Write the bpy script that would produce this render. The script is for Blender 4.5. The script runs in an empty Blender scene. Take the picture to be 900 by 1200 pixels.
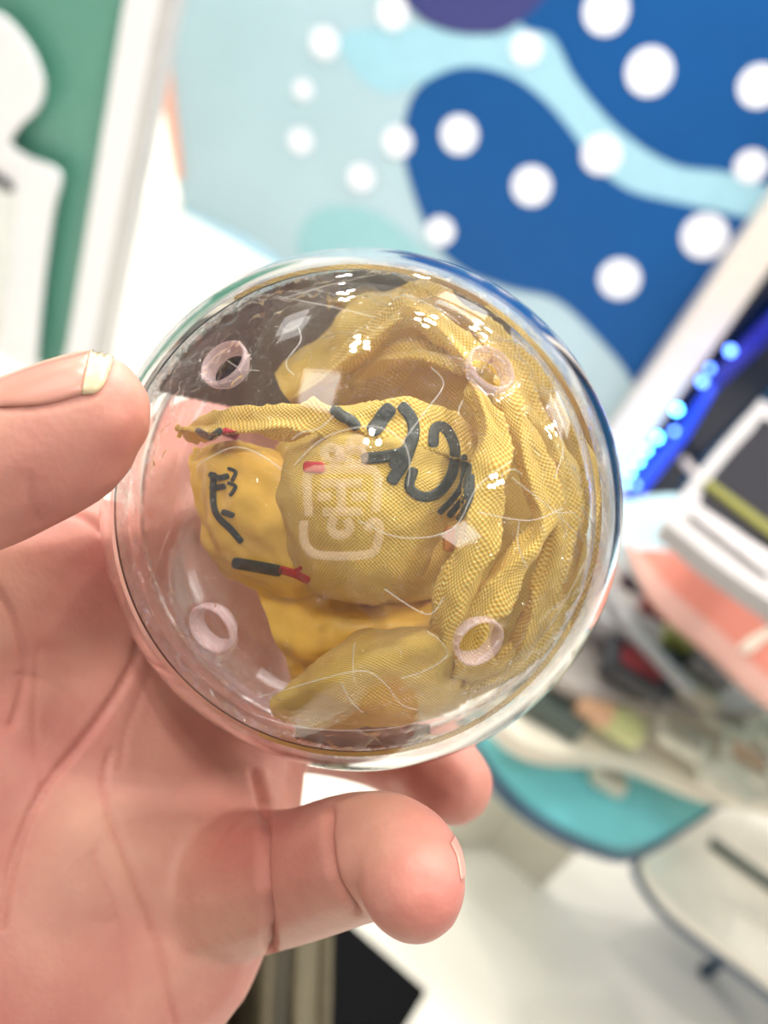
import bpy, bmesh, math, random
import numpy as np
from mathutils import Vector, noise as mnoise
random.seed(7); rng = np.random.default_rng(7)
SC = bpy.context.scene
COL = SC.collection
PI = math.pi
# ------------------------------------------------------------------ camera
FPX = 1200.0
PITCH = math.radians(35); ROLL = math.radians(30)
CAM = np.array([0.0, 0.0, 1.45])
Fv = np.array([0, math.cos(PITCH), -math.sin(PITCH)])
R0 = np.array([1.0, 0, 0]); U0 = np.array([0, math.sin(PITCH), math.cos(PITCH)])
RI = R0*math.cos(ROLL) + U0*math.sin(ROLL)
UI = -R0*math.sin(ROLL) + U0*math.cos(ROLL)
from mathutils import Matrix
cd = bpy.data.cameras.new('camera'); cam = bpy.data.objects.new('camera', cd); COL.objects.link(cam)
cam.matrix_world = Matrix(((RI[0], UI[0], -Fv[0], CAM[0]), (RI[1], UI[1], -Fv[1], CAM[1]), (RI[2], UI[2], -Fv[2], CAM[2]), (0, 0, 0, 1)))
cd.sensor_fit = 'VERTICAL'; cd.sensor_height = 36; cd.lens = 36*FPX/1200
cd.clip_start = 0.01; cd.clip_end = 60
cd.dof.use_dof = True; cd.dof.focus_distance = 0.126; cd.dof.aperture_fstop = 36/2.1
SC.camera = cam
# ------------------------------------------------------------------ world, view
w = bpy.data.worlds.new('world'); SC.world = w; w.use_nodes = True
w.node_tree.nodes['Background'].inputs[0].default_value = (0.95, 0.97, 1.0, 1)
w.node_tree.nodes['Background'].inputs[1].default_value = 0.38
SC.cycles.transparent_max_bounces = 40; SC.cycles.max_bounces = 16; SC.cycles.transmission_bounces = 16; SC.cycles.glossy_bounces = 8
SC.view_settings.view_transform = 'Standard'; SC.view_settings.look = 'None'
SC.view_settings.gamma = 1; SC.view_settings.exposure = -0.08
try: SC.view_settings.use_curve_mapping = False
except Exception: pass
def area(name, loc, target, size, power, col=(1, 1, 1)):
    l = bpy.data.lights.new(name, 'AREA'); l.shape = 'DISK'; l.size = size; l.energy = power; l.color = col
    o = bpy.data.objects.new(name, l); COL.objects.link(o); o.location = loc
    o.rotation_euler = (Vector(target)-Vector(loc)).to_track_quat('-Z', 'Y').to_euler()
    return o
# ceiling spotlights of the shop, plus some added to brighten floor and far wall
for i, (x, y, p) in enumerate([(-0.9, 0.5, 22), (0.5, 0.9, 22), (-0.3, -0.7, 24), (-1.6, 1.9, 40), (0.1, 1.9, 46), (-0.4, 1.3, 40), (1.6, 1.6, 32), (1.3, -0.1, 24), (-2.2, 3.4, 90), (-1.0, 3.8, 100)]):
    for k in range(3):
        a = k*2.094+i; area('spot_or_fill', (x+0.09*math.cos(a), y+0.09*math.sin(a), 2.93), (x*0.8, y+0.1, 0), 0.07, p*0.21, (1, 0.97, 0.92))

# ------------------------------------------------------------------ maths helpers
def P(px, py, d):                       # pixel + depth along the view axis (m) -> world
    return CAM + d*(Fv + (px-450)/FPX*RI - (py-600)/FPX*UI)
def ray(px, py):
    v = Fv + (px-450)/FPX*RI - (py-600)/FPX*UI
    return v/np.linalg.norm(v)
def topx(p):
    q = np.asarray(p) - CAM
    z = q@Fv
    return 450+FPX*(q@RI)/z, 600-FPX*(q@UI)/z, z
def onz(px, py, z):
    v = ray(px, py); return CAM + v*((z-CAM[2])/v[2])
def ony(px, py, y):
    v = ray(px, py); return CAM + v*((y-CAM[1])/v[1])
def sph(px, py, c, r, far=False):
    v = ray(px, py); oc = CAM-c; b = v@oc; disc = b*b-(oc@oc-r*r)
    if disc < 0: return CAM - v*b
    t = -b+math.sqrt(disc) if far else -b-math.sqrt(disc)
    return CAM+v*t

# ------------------------------------------------------------------ materials
def mat(name, col=(0.8, 0.8, 0.8), rough=0.5, spec=0.5, metal=0, emit=None, es=1, var=0.04, scale=30, bump=0, sss=0):
    m = bpy.data.materials.new(name); m.use_nodes = True; nt = m.node_tree; N = nt.nodes; L = nt.links
    b = N['Principled BSDF']; b.inputs['Roughness'].default_value = rough; b.inputs['Metallic'].default_value = metal
    b.inputs['Specular IOR Level'].default_value = spec
    tc = N.new('ShaderNodeTexCoord'); no = N.new('ShaderNodeTexNoise'); no.inputs['Scale'].default_value = scale; no.inputs['Detail'].default_value = 4
    L.new(tc.outputs['Object'], no.inputs['Vector'])
    r = N.new('ShaderNodeValToRGB'); r.color_ramp.elements[0].position = 0.3; r.color_ramp.elements[1].position = 0.7
    r.color_ramp.elements[0].color = tuple(c*(1-var) for c in col)+(1,); r.color_ramp.elements[1].color = tuple(min(1, c*(1+var)) for c in col)+(1,)
    L.new(no.outputs['Fac'], r.inputs['Fac']); L.new(r.outputs['Color'], b.inputs['Base Color'])
    if bump:
        bp = N.new('ShaderNodeBump'); bp.inputs['Strength'].default_value = bump; bp.inputs['Distance'].default_value = 0.001
        L.new(no.outputs['Fac'], bp.inputs['Height']); L.new(bp.outputs['Normal'], b.inputs['Normal'])
    if emit: b.inputs['Emission Color'].default_value = tuple(emit)+(1,); b.inputs['Emission Strength'].default_value = es
    return m
def lin(r, g, b):
    f = lambda c: (c/255/12.92 if c/255 <= 0.04045 else ((c/255+0.055)/1.055)**2.4)
    return (f(r), f(g), f(b))

def clear_mat(name, ior=1.49, tint=(1, 1, 1), rough=0.0, edge0=None, edge1=0.9, bump=0, bscale=60, gloss=1.0):
    # clear plastic: thin and straight-through where it faces you, refracting where it is steep
    m = bpy.data.materials.new(name); m.use_nodes = True; nt = m.node_tree; N = nt.nodes; L = nt.links
    for n in list(N):
        if n.type != 'OUTPUT_MATERIAL': N.remove(n)
    out = [n for n in N if n.type == 'OUTPUT_MATERIAL'][0]
    tr = N.new('ShaderNodeBsdfTransparent'); tr.inputs[0].default_value = tuple(tint)+(1,)
    gl = N.new('ShaderNodeBsdfGlossy'); gl.inputs['Roughness'].default_value = rough+0.01; gl.inputs[0].default_value = (1, 1, 1, 1)
    fr = N.new('ShaderNodeLayerWeight'); fr.inputs[0].default_value = 0.5
    f5 = N.new('ShaderNodeMath'); f5.operation = 'POWER'; f5.inputs[1].default_value = 4.0; L.new(fr.outputs['Facing'], f5.inputs[0])
    fm = N.new('ShaderNodeMath'); fm.operation = 'MULTIPLY_ADD'; fm.inputs[1].default_value = (0.85-0.04)*gloss; fm.inputs[2].default_value = ((ior-1)/(ior+1))**2*gloss; fm.use_clamp = True
    L.new(f5.outputs[0], fm.inputs[0])
    m1 = N.new('ShaderNodeMixShader'); L.new(fm.outputs[0], m1.inputs[0]); L.new(tr.outputs[0], m1.inputs[1]); L.new(gl.outputs[0], m1.inputs[2])
    last = m1
    if edge0 is not None:
        g = N.new('ShaderNodeBsdfGlass'); g.inputs['IOR'].default_value = ior; g.inputs['Roughness'].default_value = rough; g.inputs[0].default_value = tuple(tint)+(1,)
        lw = N.new('ShaderNodeLayerWeight'); lw.inputs[0].default_value = 0.5
        mr = N.new('ShaderNodeMapRange'); mr.inputs[1].default_value = edge0; mr.inputs[2].default_value = edge1
        L.new(lw.outputs['Facing'], mr.inputs[0])
        m2 = N.new('ShaderNodeMixShader'); L.new(mr.outputs[0], m2.inputs[0]); L.new(m1.outputs[0], m2.inputs[1]); L.new(g.outputs[0], m2.inputs[2]); last = m2
    if bump:
        tc = N.new('ShaderNodeTexCoord'); no = N.new('ShaderNodeTexNoise'); no.inputs['Scale'].default_value = bscale; no.inputs['Detail'].default_value = 3
        no.inputs['Distortion'].default_value = 1.5
        L.new(tc.outputs['Object'], no.inputs['Vector'])
        bp = N.new('ShaderNodeBump'); bp.inputs['Strength'].default_value = bump; bp.inputs['Distance'].default_value = 0.002
        L.new(no.outputs['Fac'], bp.inputs['Height']); L.new(bp.outputs['Normal'], gl.inputs['Normal'])
    L.new(last.outputs[0], out.inputs[0])
    return m

def frosted(name, col, alpha, rough=0.15):
    m = bpy.data.materials.new(name); m.use_nodes = True; nt = m.node_tree; N = nt.nodes; L = nt.links
    b = N['Principled BSDF']; b.inputs['Base Color'].default_value = tuple(col)+(1,); b.inputs['Roughness'].default_value = rough; b.inputs['Alpha'].default_value = alpha
    tc = N.new('ShaderNodeTexCoord'); no = N.new('ShaderNodeTexNoise'); no.inputs['Scale'].default_value = 400; L.new(tc.outputs['Object'], no.inputs['Vector'])
    bp = N.new('ShaderNodeBump'); bp.inputs['Strength'].default_value = 0.2; bp.inputs['Distance'].default_value = 0.0003; L.new(no.outputs['Fac'], bp.inputs['Height']); L.new(bp.outputs[0], b.inputs['Normal'])
    return m
def fabric_mat():
    m = bpy.data.materials.new('yellow_canvas'); m.use_nodes = True; nt = m.node_tree; N = nt.nodes; L = nt.links
    b = N['Principled BSDF']; b.inputs['Roughness'].default_value = 0.75; b.inputs['Specular IOR Level'].default_value = 0.3
    b.inputs['Sheen Weight'].default_value = 0.15
    uv = N.new('ShaderNodeUVMap'); uv.uv_map = 'UVMap'
    no = N.new('ShaderNodeTexNoise'); no.inputs['Scale'].default_value = 900; L.new(uv.outputs[0], no.inputs['Vector'])
    no2 = N.new('ShaderNodeTexNoise'); no2.inputs['Scale'].default_value = 70; no2.inputs['Detail'].default_value = 3; L.new(uv.outputs[0], no2.inputs['Vector'])
    sp = N.new('ShaderNodeSeparateXYZ'); L.new(uv.outputs[0], sp.inputs[0])
    def mth(op, a, bb=None):
        n = N.new('ShaderNodeMath'); n.operation = op
        for i, v in enumerate((a, bb)):
            if v is None: continue
            if isinstance(v, (int, float)): n.inputs[i].default_value = v
            else: L.new(v, n.inputs[i])
        return n.outputs[0]
    k = 2*PI/0.00066
    jit = mth('MULTIPLY', no.outputs['Fac'], 1.2)
    su = mth('SINE', mth('ADD', mth('MULTIPLY', sp.outputs[0], k), jit)); sv = mth('SINE', mth('ADD', mth('MULTIPLY', sp.outputs[1], k), jit))
    wv = mth('ADD', mth('MULTIPLY', mth('MULTIPLY', su, sv), 0.5), 0.5)
    hgt = mth('ADD', wv, mth('MULTIPLY', no2.outputs['Fac'], 1.0))
    ramp = N.new('ShaderNodeValToRGB'); L.new(wv, ramp.inputs[0])
    ramp.color_ramp.elements[0].color = lin(228, 172, 38)+(1,); ramp.color_ramp.elements[0].position = 0.1
    ramp.color_ramp.elements[1].color = lin(255, 236, 138)+(1,); ramp.color_ramp.elements[1].position = 0.75
    mx = N.new('ShaderNodeMixRGB'); mx.blend_type = 'MULTIPLY'; mx.inputs[0].default_value = 0.35
    r2 = N.new('ShaderNodeValToRGB'); r2.color_ramp.elements[0].color = (0.92, 0.74, 0.42, 1); r2.color_ramp.elements[1].color = (1, 1, 1, 1); r2.color_ramp.elements[1].position = 0.65
    L.new(no2.outputs['Fac'], r2.inputs[0]); L.new(ramp.outputs[0], mx.inputs[1]); L.new(r2.outputs[0], mx.inputs[2]); L.new(mx.outputs[0], b.inputs['Base Color'])
    bp = N.new('ShaderNodeBump'); bp.inputs['Strength'].default_value = 0.8; bp.inputs['Distance'].default_value = 0.00022
    L.new(hgt, bp.inputs['Height']); L.new(bp.outputs[0], b.inputs['Normal'])
    # thin cloth lets light through
    tl = N.new('ShaderNodeBsdfTranslucent'); tl.inputs[0].default_value = lin(240, 190, 60)+(1,)
    ms = N.new('ShaderNodeMixShader'); ms.inputs[0].default_value = 0.25
    out = [n for n in N if n.type == 'OUTPUT_MATERIAL'][0]
    L.new(b.outputs[0], ms.inputs[1]); L.new(tl.outputs[0], ms.inputs[2]); L.new(ms.outputs[0], out.inputs[0])
    return m

def skin_mat():
    m = bpy.data.materials.new('skin'); m.use_nodes = True; nt = m.node_tree; N = nt.nodes; L = nt.links
    b = N['Principled BSDF']; b.inputs['Roughness'].default_value = 0.48; b.inputs['Specular IOR Level'].default_value = 0.35
    b.inputs['Subsurface Weight'].default_value = 0.25; b.inputs['Subsurface Radius'].default_value = (1, 0.35, 0.2); b.inputs['Subsurface Scale'].default_value = 0.003
    tc = N.new('ShaderNodeTexCoord')
    def noi(s, d=4):
        n = N.new('ShaderNodeTexNoise'); n.inputs['Scale'].default_value = s; n.inputs['Detail'].default_value = d; L.new(tc.outputs['Object'], n.inputs['Vector']); return n.outputs['Fac']
    r = N.new('ShaderNodeValToRGB'); e = r.color_ramp.elements
    e[0].position = 0.32; e[0].color = lin(190, 120, 110)+(1,); e[1].position = 0.68; e[1].color = lin(214, 162, 142)+(1,)
    x = r.color_ramp.elements.new(0.5); x.color = lin(203, 143, 128)+(1,)
    L.new(noi(42), r.inputs[0])
    at = N.new('ShaderNodeAttribute'); at.attribute_name = 'redness'
    mx = N.new('ShaderNodeMixRGB'); L.new(at.outputs['Fac'], mx.inputs[0]); L.new(r.outputs[0], mx.inputs[1]); mx.inputs[2].default_value = lin(190, 92, 84)+(1,)
    L.new(mx.outputs[0], b.inputs['Base Color'])
    bp = N.new('ShaderNodeBump'); bp.inputs['Strength'].default_value = 0.35; bp.inputs['Distance'].default_value = 0.0004
    vo = N.new('ShaderNodeTexVoronoi'); vo.inputs['Scale'].default_value = 1100; L.new(tc.outputs['Object'], vo.inputs['Vector'])
    ad = N.new('ShaderNodeMath'); ad.operation = 'ADD'; L.new(noi(350, 5), ad.inputs[0]); 
    mu = N.new('ShaderNodeMath'); mu.operation = 'MULTIPLY'; mu.inputs[1].default_value = 0.25; L.new(vo.outputs[0], mu.inputs[0]); L.new(mu.outputs[0], ad.inputs[1])
    L.new(ad.outputs[0], bp.inputs['Height']); L.new(bp.outputs[0], b.inputs['Normal'])
    return m

# ------------------------------------------------------------------ object helpers
def tag(o, label=None, cat=None, group=None, kind=None):
    if label: o['label'] = label
    if cat: o['category'] = cat
    if group: o['group'] = group
    if kind: o['kind'] = kind
    return o
def empty(name, loc, label, cat, group=None):
    o = bpy.data.objects.new(name, None); COL.objects.link(o); o.location = Vector(loc); o.empty_display_size = 0.02
    return tag(o, label, cat, group)
def wloc(o):
    v = np.zeros(3)
    while o is not None: v += np.array(o.location); o = o.parent
    return v
def mesh(name, V, F, m, parent=None, loc=None, smooth=True, uv=None):
    """V world coordinates; local origin = loc or parent's place"""
    V = np.asarray(V, float)
    base = wloc(parent) if parent is not None else np.zeros(3)
    off = np.array(loc, float) if loc is not None else (base if parent is not None else V.mean(0))
    me = bpy.data.meshes.new(name); me.from_pydata((V-off).tolist(), [], [tuple(int(i) for i in f) for f in F]); me.update()
    if smooth: me.polygons.foreach_set('use_smooth', [True]*len(me.polygons))
    me.materials.append(m)
    if uv is not None:
        l = me.uv_layers.new(name='UVMap'); idx = np.zeros(len(me.loops), int); me.loops.foreach_get('vertex_index', idx)
        l.data.foreach_set('uv', np.asarray(uv)[idx].ravel())
    o = bpy.data.objects.new(name, me); COL.objects.link(o)
    if parent is not None: o.parent = parent
    o.location = Vector(off-base)
    return o
def fixn(o):
    bm = bmesh.new(); bm.from_mesh(o.data); bmesh.ops.recalc_face_normals(bm, faces=bm.faces); bm.to_mesh(o.data); bm.free(); return o
def prism(poly, off):
    """closed prism: poly world points (n,3), extruded by vector off"""
    A = np.asarray(poly, float); n = len(A); V = np.vstack([A, A+np.asarray(off)])
    F = [list(range(n)), list(range(2*n-1, n-1, -1))]+[[i, i+n, (i+1) % n+n, (i+1) % n] for i in range(n)]
    return V, F
def add(a, b):
    V, F = a; W, G = b; n = len(V)
    return (np.vstack([V, W]) if n else np.asarray(W)), list(F)+[[i+n for i in f] for f in G]
def obox(c, sx, sy, sz, yaw=0, tilt=0):
    """box standing on c"""
    x = np.array([math.cos(yaw), math.sin(yaw), 0]); y = np.array([-math.sin(yaw)*math.cos(tilt), math.cos(yaw)*math.cos(tilt), math.sin(tilt)])
    z = np.cross(x, y); c = np.asarray(c)
    base = [c-x*sx/2-y*sy/2, c+x*sx/2-y*sy/2, c+x*sx/2+y*sy/2, c-x*sx/2+y*sy/2]
    return prism(base, z*sz)
def bevel(o, wd, seg=2):
    md = o.modifiers.new('bevel', 'BEVEL'); md.width = wd; md.segments = seg; md.limit_method = 'ANGLE'; return o
def smoothpoly(pts, closed=True, n=6):
    pts = np.asarray(pts, float); m = len(pts); out = []
    rngi = range(m) if closed else range(m-1)
    for i in rngi:
        if closed: p0, p1, p2, p3 = pts[(i-1) % m], pts[i], pts[(i+1) % m], pts[(i+2) % m]
        else: p0, p1, p2, p3 = pts[max(i-1, 0)], pts[i], pts[i+1], pts[min(i+2, m-1)]
        for k in range(n):
            t = k/n; out.append(0.5*((2*p1)+(-p0+p2)*t+(2*p0-5*p1+4*p2-p3)*t*t+(-p0+3*p1-3*p2+p3)*t**3))
    if not closed: out.append(pts[-1])
    return np.array(out)
def tube(path, r, seg=10, closed=False, cap=True):
    path = np.asarray(path, float); n = len(path); r = np.broadcast_to(np.asarray(r, float), (n,))
    V = []; F = []; up = None
    for i in range(n):
        a = path[(i-1) % n] if (closed or i > 0) else path[i]; b = path[(i+1) % n] if (closed or i < n-1) else path[i]
        t = b-a; t = t/(np.linalg.norm(t)+1e-12)
        if up is None:
            up = np.cross(t, [0.3, 0.2, 0.9]); up /= np.linalg.norm(up)
        up = up-t*(up@t); up /= np.linalg.norm(up); s = np.cross(t, up)
        for k in range(seg):
            an = 2*PI*k/seg; V.append(path[i]+r[i]*(up*math.cos(an)+s*math.sin(an)))
    for i in range(n if closed else n-1):
        j = (i+1) % n
        for k in range(seg): F.append([i*seg+k, i*seg+(k+1) % seg, j*seg+(k+1) % seg, j*seg+k])
    if not closed and cap: F.append(list(range(seg))[::-1]); F.append([(n-1)*seg+k for k in range(seg)])
    return np.array(V), F
def crom(net, nu, nv):
    """Catmull-Rom surface through a control net (rows, cols, 3)"""
    A = np.asarray(net, float)
    def up1(A, n):
        m = len(A); out = []
        for q in np.linspace(0, m-1, n):
            i = min(int(q), m-2); t = q-i
            p0 = A[i-1] if i > 0 else 2*A[0]-A[1]; p1 = A[i]; p2 = A[i+1]; p3 = A[i+2] if i+2 < m else 2*A[-1]-A[-2]
            out.append(0.5*((2*p1)+(-p0+p2)*t+(2*p0-5*p1+4*p2-p3)*t*t+(-p0+3*p1-3*p2+p3)*t**3))
        return np.array(out)
    B = up1(A, nu); B = up1(B.transpose(1, 0, 2), nv).transpose(1, 0, 2); return B
def gridF(nu, nv):
    return [[i*nv+j, i*nv+j+1, (i+1)*nv+j+1, (i+1)*nv+j] for i in range(nu-1) for j in range(nv-1)]
def fbm(p, s, o=3, seed=0):
    return mnoise.fractal(Vector((p[0]*s+seed*7.3, p[1]*s+seed*3.1, p[2]*s-seed*5.7)), 0.7, 2.0, o)

# ================================================================== THE SETTING
YW = 2.95
M_floor = mat('cream_floor', lin(250, 243, 230), 0.22, 0.5, var=0.02, scale=3)
V, F = prism([(-4, -2.5, 0), (4.5, -2.5, 0), (4.5, 5.5, 0), (-4, 5.5, 0)], (0, 0, -0.05))
tag(mesh('floor', V, F, M_floor, smooth=False), kind='structure')
M_ceil = mat('white_ceiling', lin(238, 236, 232), 0.7, 0.3)
V, F = prism([(-4, -2.5, 3.0), (4.5, -2.5, 3.0), (4.5, 5.5, 3.0), (-4, 5.5, 3.0)], (0, 0, 0.05))
tag(mesh('ceiling', V, F, M_ceil, smooth=False), kind='structure')
M_panel = mat('added_light_panel', (1, 1, 1), 0.5, emit=(1, 0.98, 0.94), es=5)  # unseen panels added to light the scene and reflect in the capsule
for x, y, lb in ((-1.3, -0.3, 'square white light panel added to the unseen ceiling, just left of where the photographer stands'), (1.9, -1.3, 'square white light panel added to the unseen ceiling, behind the photographer to the right'), (-0.2, 2.6, 'square white light panel added to the unseen ceiling, in front of the blue blob wall'), (1.8, 2.4, 'square white light panel added to the unseen ceiling, above the dark game machine'), (-2.4, 1.2, 'square white light panel added to the unseen ceiling, left of the green board')):
    V, F = obox((x, y, 2.965), 0.6, 0.6, 0.03); tag(mesh('added_ceiling_light', V, F, M_panel, smooth=False), lb, 'light', 'added ceiling light panels')
# far white wall behind everything
M_white = mat('white_paint', lin(246, 243, 238), 0.5, 0.4, var=0.01)
V, F = prism([(-4, 5.4, 0), (4.5, 5.4, 0), (4.5, 5.4, 3), (-4, 5.4, 3)], (0, 0.08, 0))
tag(mesh('wall_far', V, F, M_white, smooth=False), kind='structure')
# back wall panel with printed blobs
def wallpoly(px, y=YW): return np.array([ony(a, b, y) for a, b in px])
M_aqua = mat('pale_aqua_print', lin(172, 196, 208), 0.35, 0.5, var=0.02, scale=4)
M_blue = mat('royal_blue_print', lin(0, 76, 140), 0.5, 0.3, var=0.05, scale=3)
M_purple = mat('navy_purple_print', lin(58, 60, 118), 0.3, 0.5)
M_teal = mat('soft_teal_print', lin(144, 190, 199), 0.35, 0.5)
M_aqua2 = mat('aqua_stripe_print', lin(156, 200, 218), 0.35, 0.5)
M_dot = mat('white_dot_print', lin(238, 238, 248), 0.35, 0.5, var=0.01)
M_skyb = mat('sky_blue_print', lin(184, 222, 246), 0.35, 0.5)
wpx = [(186, -260), (188, 20), (196, 120), (206, 200), (216, 262), (420, 382), (800, 602), (1700, 1120), (1700, -700), (500, -700)]
V, F = prism(wallpoly(wpx), (0, 0.06, 0))
wall = tag(mesh('wall_back', V, F, M_aqua, smooth=False), kind='structure')
def decal(name, px, m, lift, smoothn=6, par=wall):
    q = smoothpoly(px, True, smoothn) if smoothn else np.array(px, float)
    V, F = prism(wallpoly(q, YW-lift), (0, 0.0015, 0)); return fixn(mesh(name, V, F, m, par, smooth=False))
decal('printed_stripe', [(400, 40), (500, 30), (560, 30), (620, 20), (680, 60), (720, 130), (790, 180), (860, 190), (1000, 215), (1100, 320), (960, 300), (870, 262), (790, 252), (720, 230), (672, 180), (620, 120), (570, 95), (500, 95), (460, 110), (420, 90)], M_aqua2, 0.002)
decal('printed_blob', [(472, 170), (482, 115), (508, 90), (548, 78), (596, 88), (636, 116), (668, 152), (700, 196), (740, 224), (796, 238), (860, 252), (920, 268), (1050, 320), (1050, 700), (800, 560), (742, 449), (703, 398), (653, 352), (598, 338), (545, 318), (510, 285), (486, 232)], M_blue, 0.004)
decal('printed_blob', [(612, 30), (648, 44), (674, 92), (724, 150), (788, 192), (852, 202), (910, 220), (1100, 260), (1300, 200), (1300, -300), (900, -500), (560, -300), (600, -60), (606, 0)], M_blue, 0.004)
decal('printed_blob', [(470, -12), (492, 20), (525, 36), (560, 40), (596, 34), (640, -6), (655, -60), (560, -120), (470, -70)], M_purple, 0.006)
decal('printed_blob', [(352, 300), (358, 258), (388, 242), (436, 248), (476, 276), (520, 330), (480, 420), (400, 375)], M_teal, 0.003)
decal('printed_blob', [(214, 245), (250, 262), (300, 285), (345, 320), (360, 350), (300, 318), (222, 274)], M_skyb, 0.003)
for i, (x, y, r) in enumerate([(380, 50, 18), (460, 15, 19), (355, 105, 12), (352, 165, 15), (423, 208, 16), (466, 166, 18), (538, 158, 22), (516, 271, 17), (623, 218, 23), (617, 57, 18), (705, 181, 23), (710, 13, 26), (761, 84, 27), (890, 101, 24), (880, 195, 19), (826, 277, 27), (726, 327, 24)]):
    c = ony(x, y, YW-0.008); rm = r/FPX*((c-CAM)@Fv)
    q = [c+rm*np.array([math.cos(t), 0, math.sin(t)*1.0]) for t in np.linspace(0, 2*PI, 28, endpoint=False)]
    V, F = prism(q, (0, 0.0015, 0)); fixn(mesh('dot', V, F, M_dot, wall, smooth=False))
# coral edge of the panel and small blue ornament
M_coral = mat('coral_paint', lin(232, 170, 150), 0.4)
V, F = prism(wallpoly([(182, 20), (192, 20), (202, 120), (212, 210), (206, 212), (190, 120)], YW-0.02), (0, 0.05, 0))
tag(fixn(mesh('trim_1', V, F, M_coral, smooth=False)), kind='structure')
# white post to the right of the panel
V, F = prism(wallpoly([(672, 590), (716, 610), (1300, -232), (1250, -252)], YW-0.14), (0, 0.12, 0))
V, F = prism(wallpoly([(668, 572), (706, 592), (900, 318), (1190, -92), (1150, -110), (896, 244)], YW-0.14), (0, 0.12, 0))
M_post = mat('warm_white_metal', lin(224, 214, 206), 0.35)
tag(fixn(mesh('trim_2', V, F, M_post, smooth=False)), kind='structure')

# dark machine to the right with LEDs
M_dark = mat('dark_navy_acrylic', lin(4, 22, 46), 0.15, 0.6)
M_petrol = mat('petrol_blue_acrylic', lin(0, 62, 100), 0.25, 0.5)
V, F = prism(wallpoly([(690, 615), (716, 585), (904, 316), (1180, -70), (1500, 100), (1400, 900), (900, 700)], YW-0.10), (0, 0.09, 0))
mc = empty('game_machine', ony(900, 640, YW-0.1), 'dark navy machine cabinet with a blue light strip, right of the white post', 'machine')
fixn(mesh('cabinet', V, F, M_dark, mc, smooth=False))
V, F = prism(wallpoly([(800, 560), (900, 460), (1250, 60), (1400, 300), (1200, 800), (900, 680), (780, 620)], YW-0.12), (0, 0.02, 0))
fixn(mesh('side_panel', V, F, M_petrol, mc, smooth=False))
V, F = tube([ony(800, 538, YW-0.16), ony(838, 580, YW-0.16), ], 0.012)
mesh('rail', V, F, M_post, mc)
M_strip = mat('blue_strip_light', lin(10, 40, 160), 0.4, emit=lin(20, 70, 235), es=1.3)
M_strip2 = mat('dim_blue_strip_light', lin(10, 20, 120), 0.4, emit=lin(14, 20, 150), es=0.7)
leds = empty('led_strip', ony(740, 590, YW-0.2), 'glowing blue light strip running up beside the white post', 'light')
M_led = mat('led_cyan', (0.1, 0.5, 1), 0.3, emit=(0.10, 0.50, 1.0), es=26)
M_led2 = mat('led_blue', (0.1, 0.2, 1), 0.3, emit=(0.09, 0.22, 1.0), es=16)
V, F = tube([ony(728, 600, YW-0.19), ony(752, 566, YW-0.19), ony(800, 508, YW-0.19), ony(838, 448, YW-0.19)], [0.026, 0.024, 0.018, 0.012])
mesh('tube', V, F, M_strip, leds)
V, F = tube([ony(838, 448, YW-0.185), ony(880, 405, YW-0.185), ony(960, 320, YW-0.185)], [0.02, 0.026, 0.02])
mesh('tube', V, F, M_strip2, leds)
def ico(c, r, sub=2):
    bm = bmesh.new(); bmesh.ops.create_icosphere(bm, subdivisions=sub, radius=r)
    V = np.array([v.co[:] for v in bm.verts])+np.asarray(c); F = [[v.index for v in f.verts] for f in bm.faces]; bm.free(); return V, F
for (x, y, k) in [(856, 411, 1), (823, 447, 1), (832, 432, 2), (793, 480, 0), (770, 513, 0), (757, 527, 0), (748, 540, 0), (738, 552, 0), (745, 568, 2), (790, 505, 2), (732, 566, 1)]:
    V, F = ico(ony(x, y, YW-0.225), 0.011 if k != 2 else 0.008)
    mesh('bulb', V, F, M_led if k == 0 else M_led2, leds)

# green board at left with white frame and white cut-outs
YB = 1.9
def bp(px, y=YB): return np.array([ony(a, b, y) for a, b in px])
M_green = mat('green_board', lin(92, 152, 134), 0.3, 0.5, var=0.03, scale=5)
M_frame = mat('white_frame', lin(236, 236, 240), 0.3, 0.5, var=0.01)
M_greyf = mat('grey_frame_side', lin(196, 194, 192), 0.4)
bd = empty('green_board', ony(60, 520, YB), 'green display board in a white frame at left edge', 'board')
V, F = prism(bp([(-500, -300), (210, -300), (172, 0), (118, 200), (66, 480), (-400, 480)]), (0, 0.03, 0)); fixn(mesh('panel', V, F, M_green, bd, smooth=False))
# frame: vertical bar
V, F = prism(bp([(258, -230), (224, -300), (172, -60), (141, 0), (112, 180), (70, 480), (106, 500), (142, 250), (186, 0), (192, -30)], YB-0.03), (0, 0.05, 0))
V, F = prism(bp([(146, 0), (232, -300), (284, -300), (184, 0), (103, 430), (90, 500), (56, 500), (80, 400)], YB-0.03), (0, 0.05, 0))
fixn(mesh('frame', V, F, M_frame, bd, smooth=False))
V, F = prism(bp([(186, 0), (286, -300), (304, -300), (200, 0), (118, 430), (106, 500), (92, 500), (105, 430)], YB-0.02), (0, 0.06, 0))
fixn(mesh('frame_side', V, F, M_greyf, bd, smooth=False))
ct = tag(fixn(mesh('cutout_sign', *prism(bp(smoothpoly([(-90, 60), (-60, 20), (-10, 14), (25, 45), (47, 90), (44, 125), (20, 150), (10, 170), (30, 185), (68, 204), (60, 250), (48, 340), (40, 430), (36, 480), (-200, 480), (-220, 150)], True, 4), YB-0.05), (0, 0.012, 0)), M_frame, smooth=False)),
         'white rounded cut-out sign standing on the green board', 'sign')
M_pale = mat('pale_grey_print', lin(226, 230, 228), 0.4); M_dkp = mat('dark_print', lin(88, 88, 92), 0.4)
fixn(mesh('printed_panel', *prism(bp([(-60, 195), (18, 222), (14, 300), (2, 395), (-80, 395)], YB-0.055), (0, 0.004, 0)), M_pale, ct, smooth=False))
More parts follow.
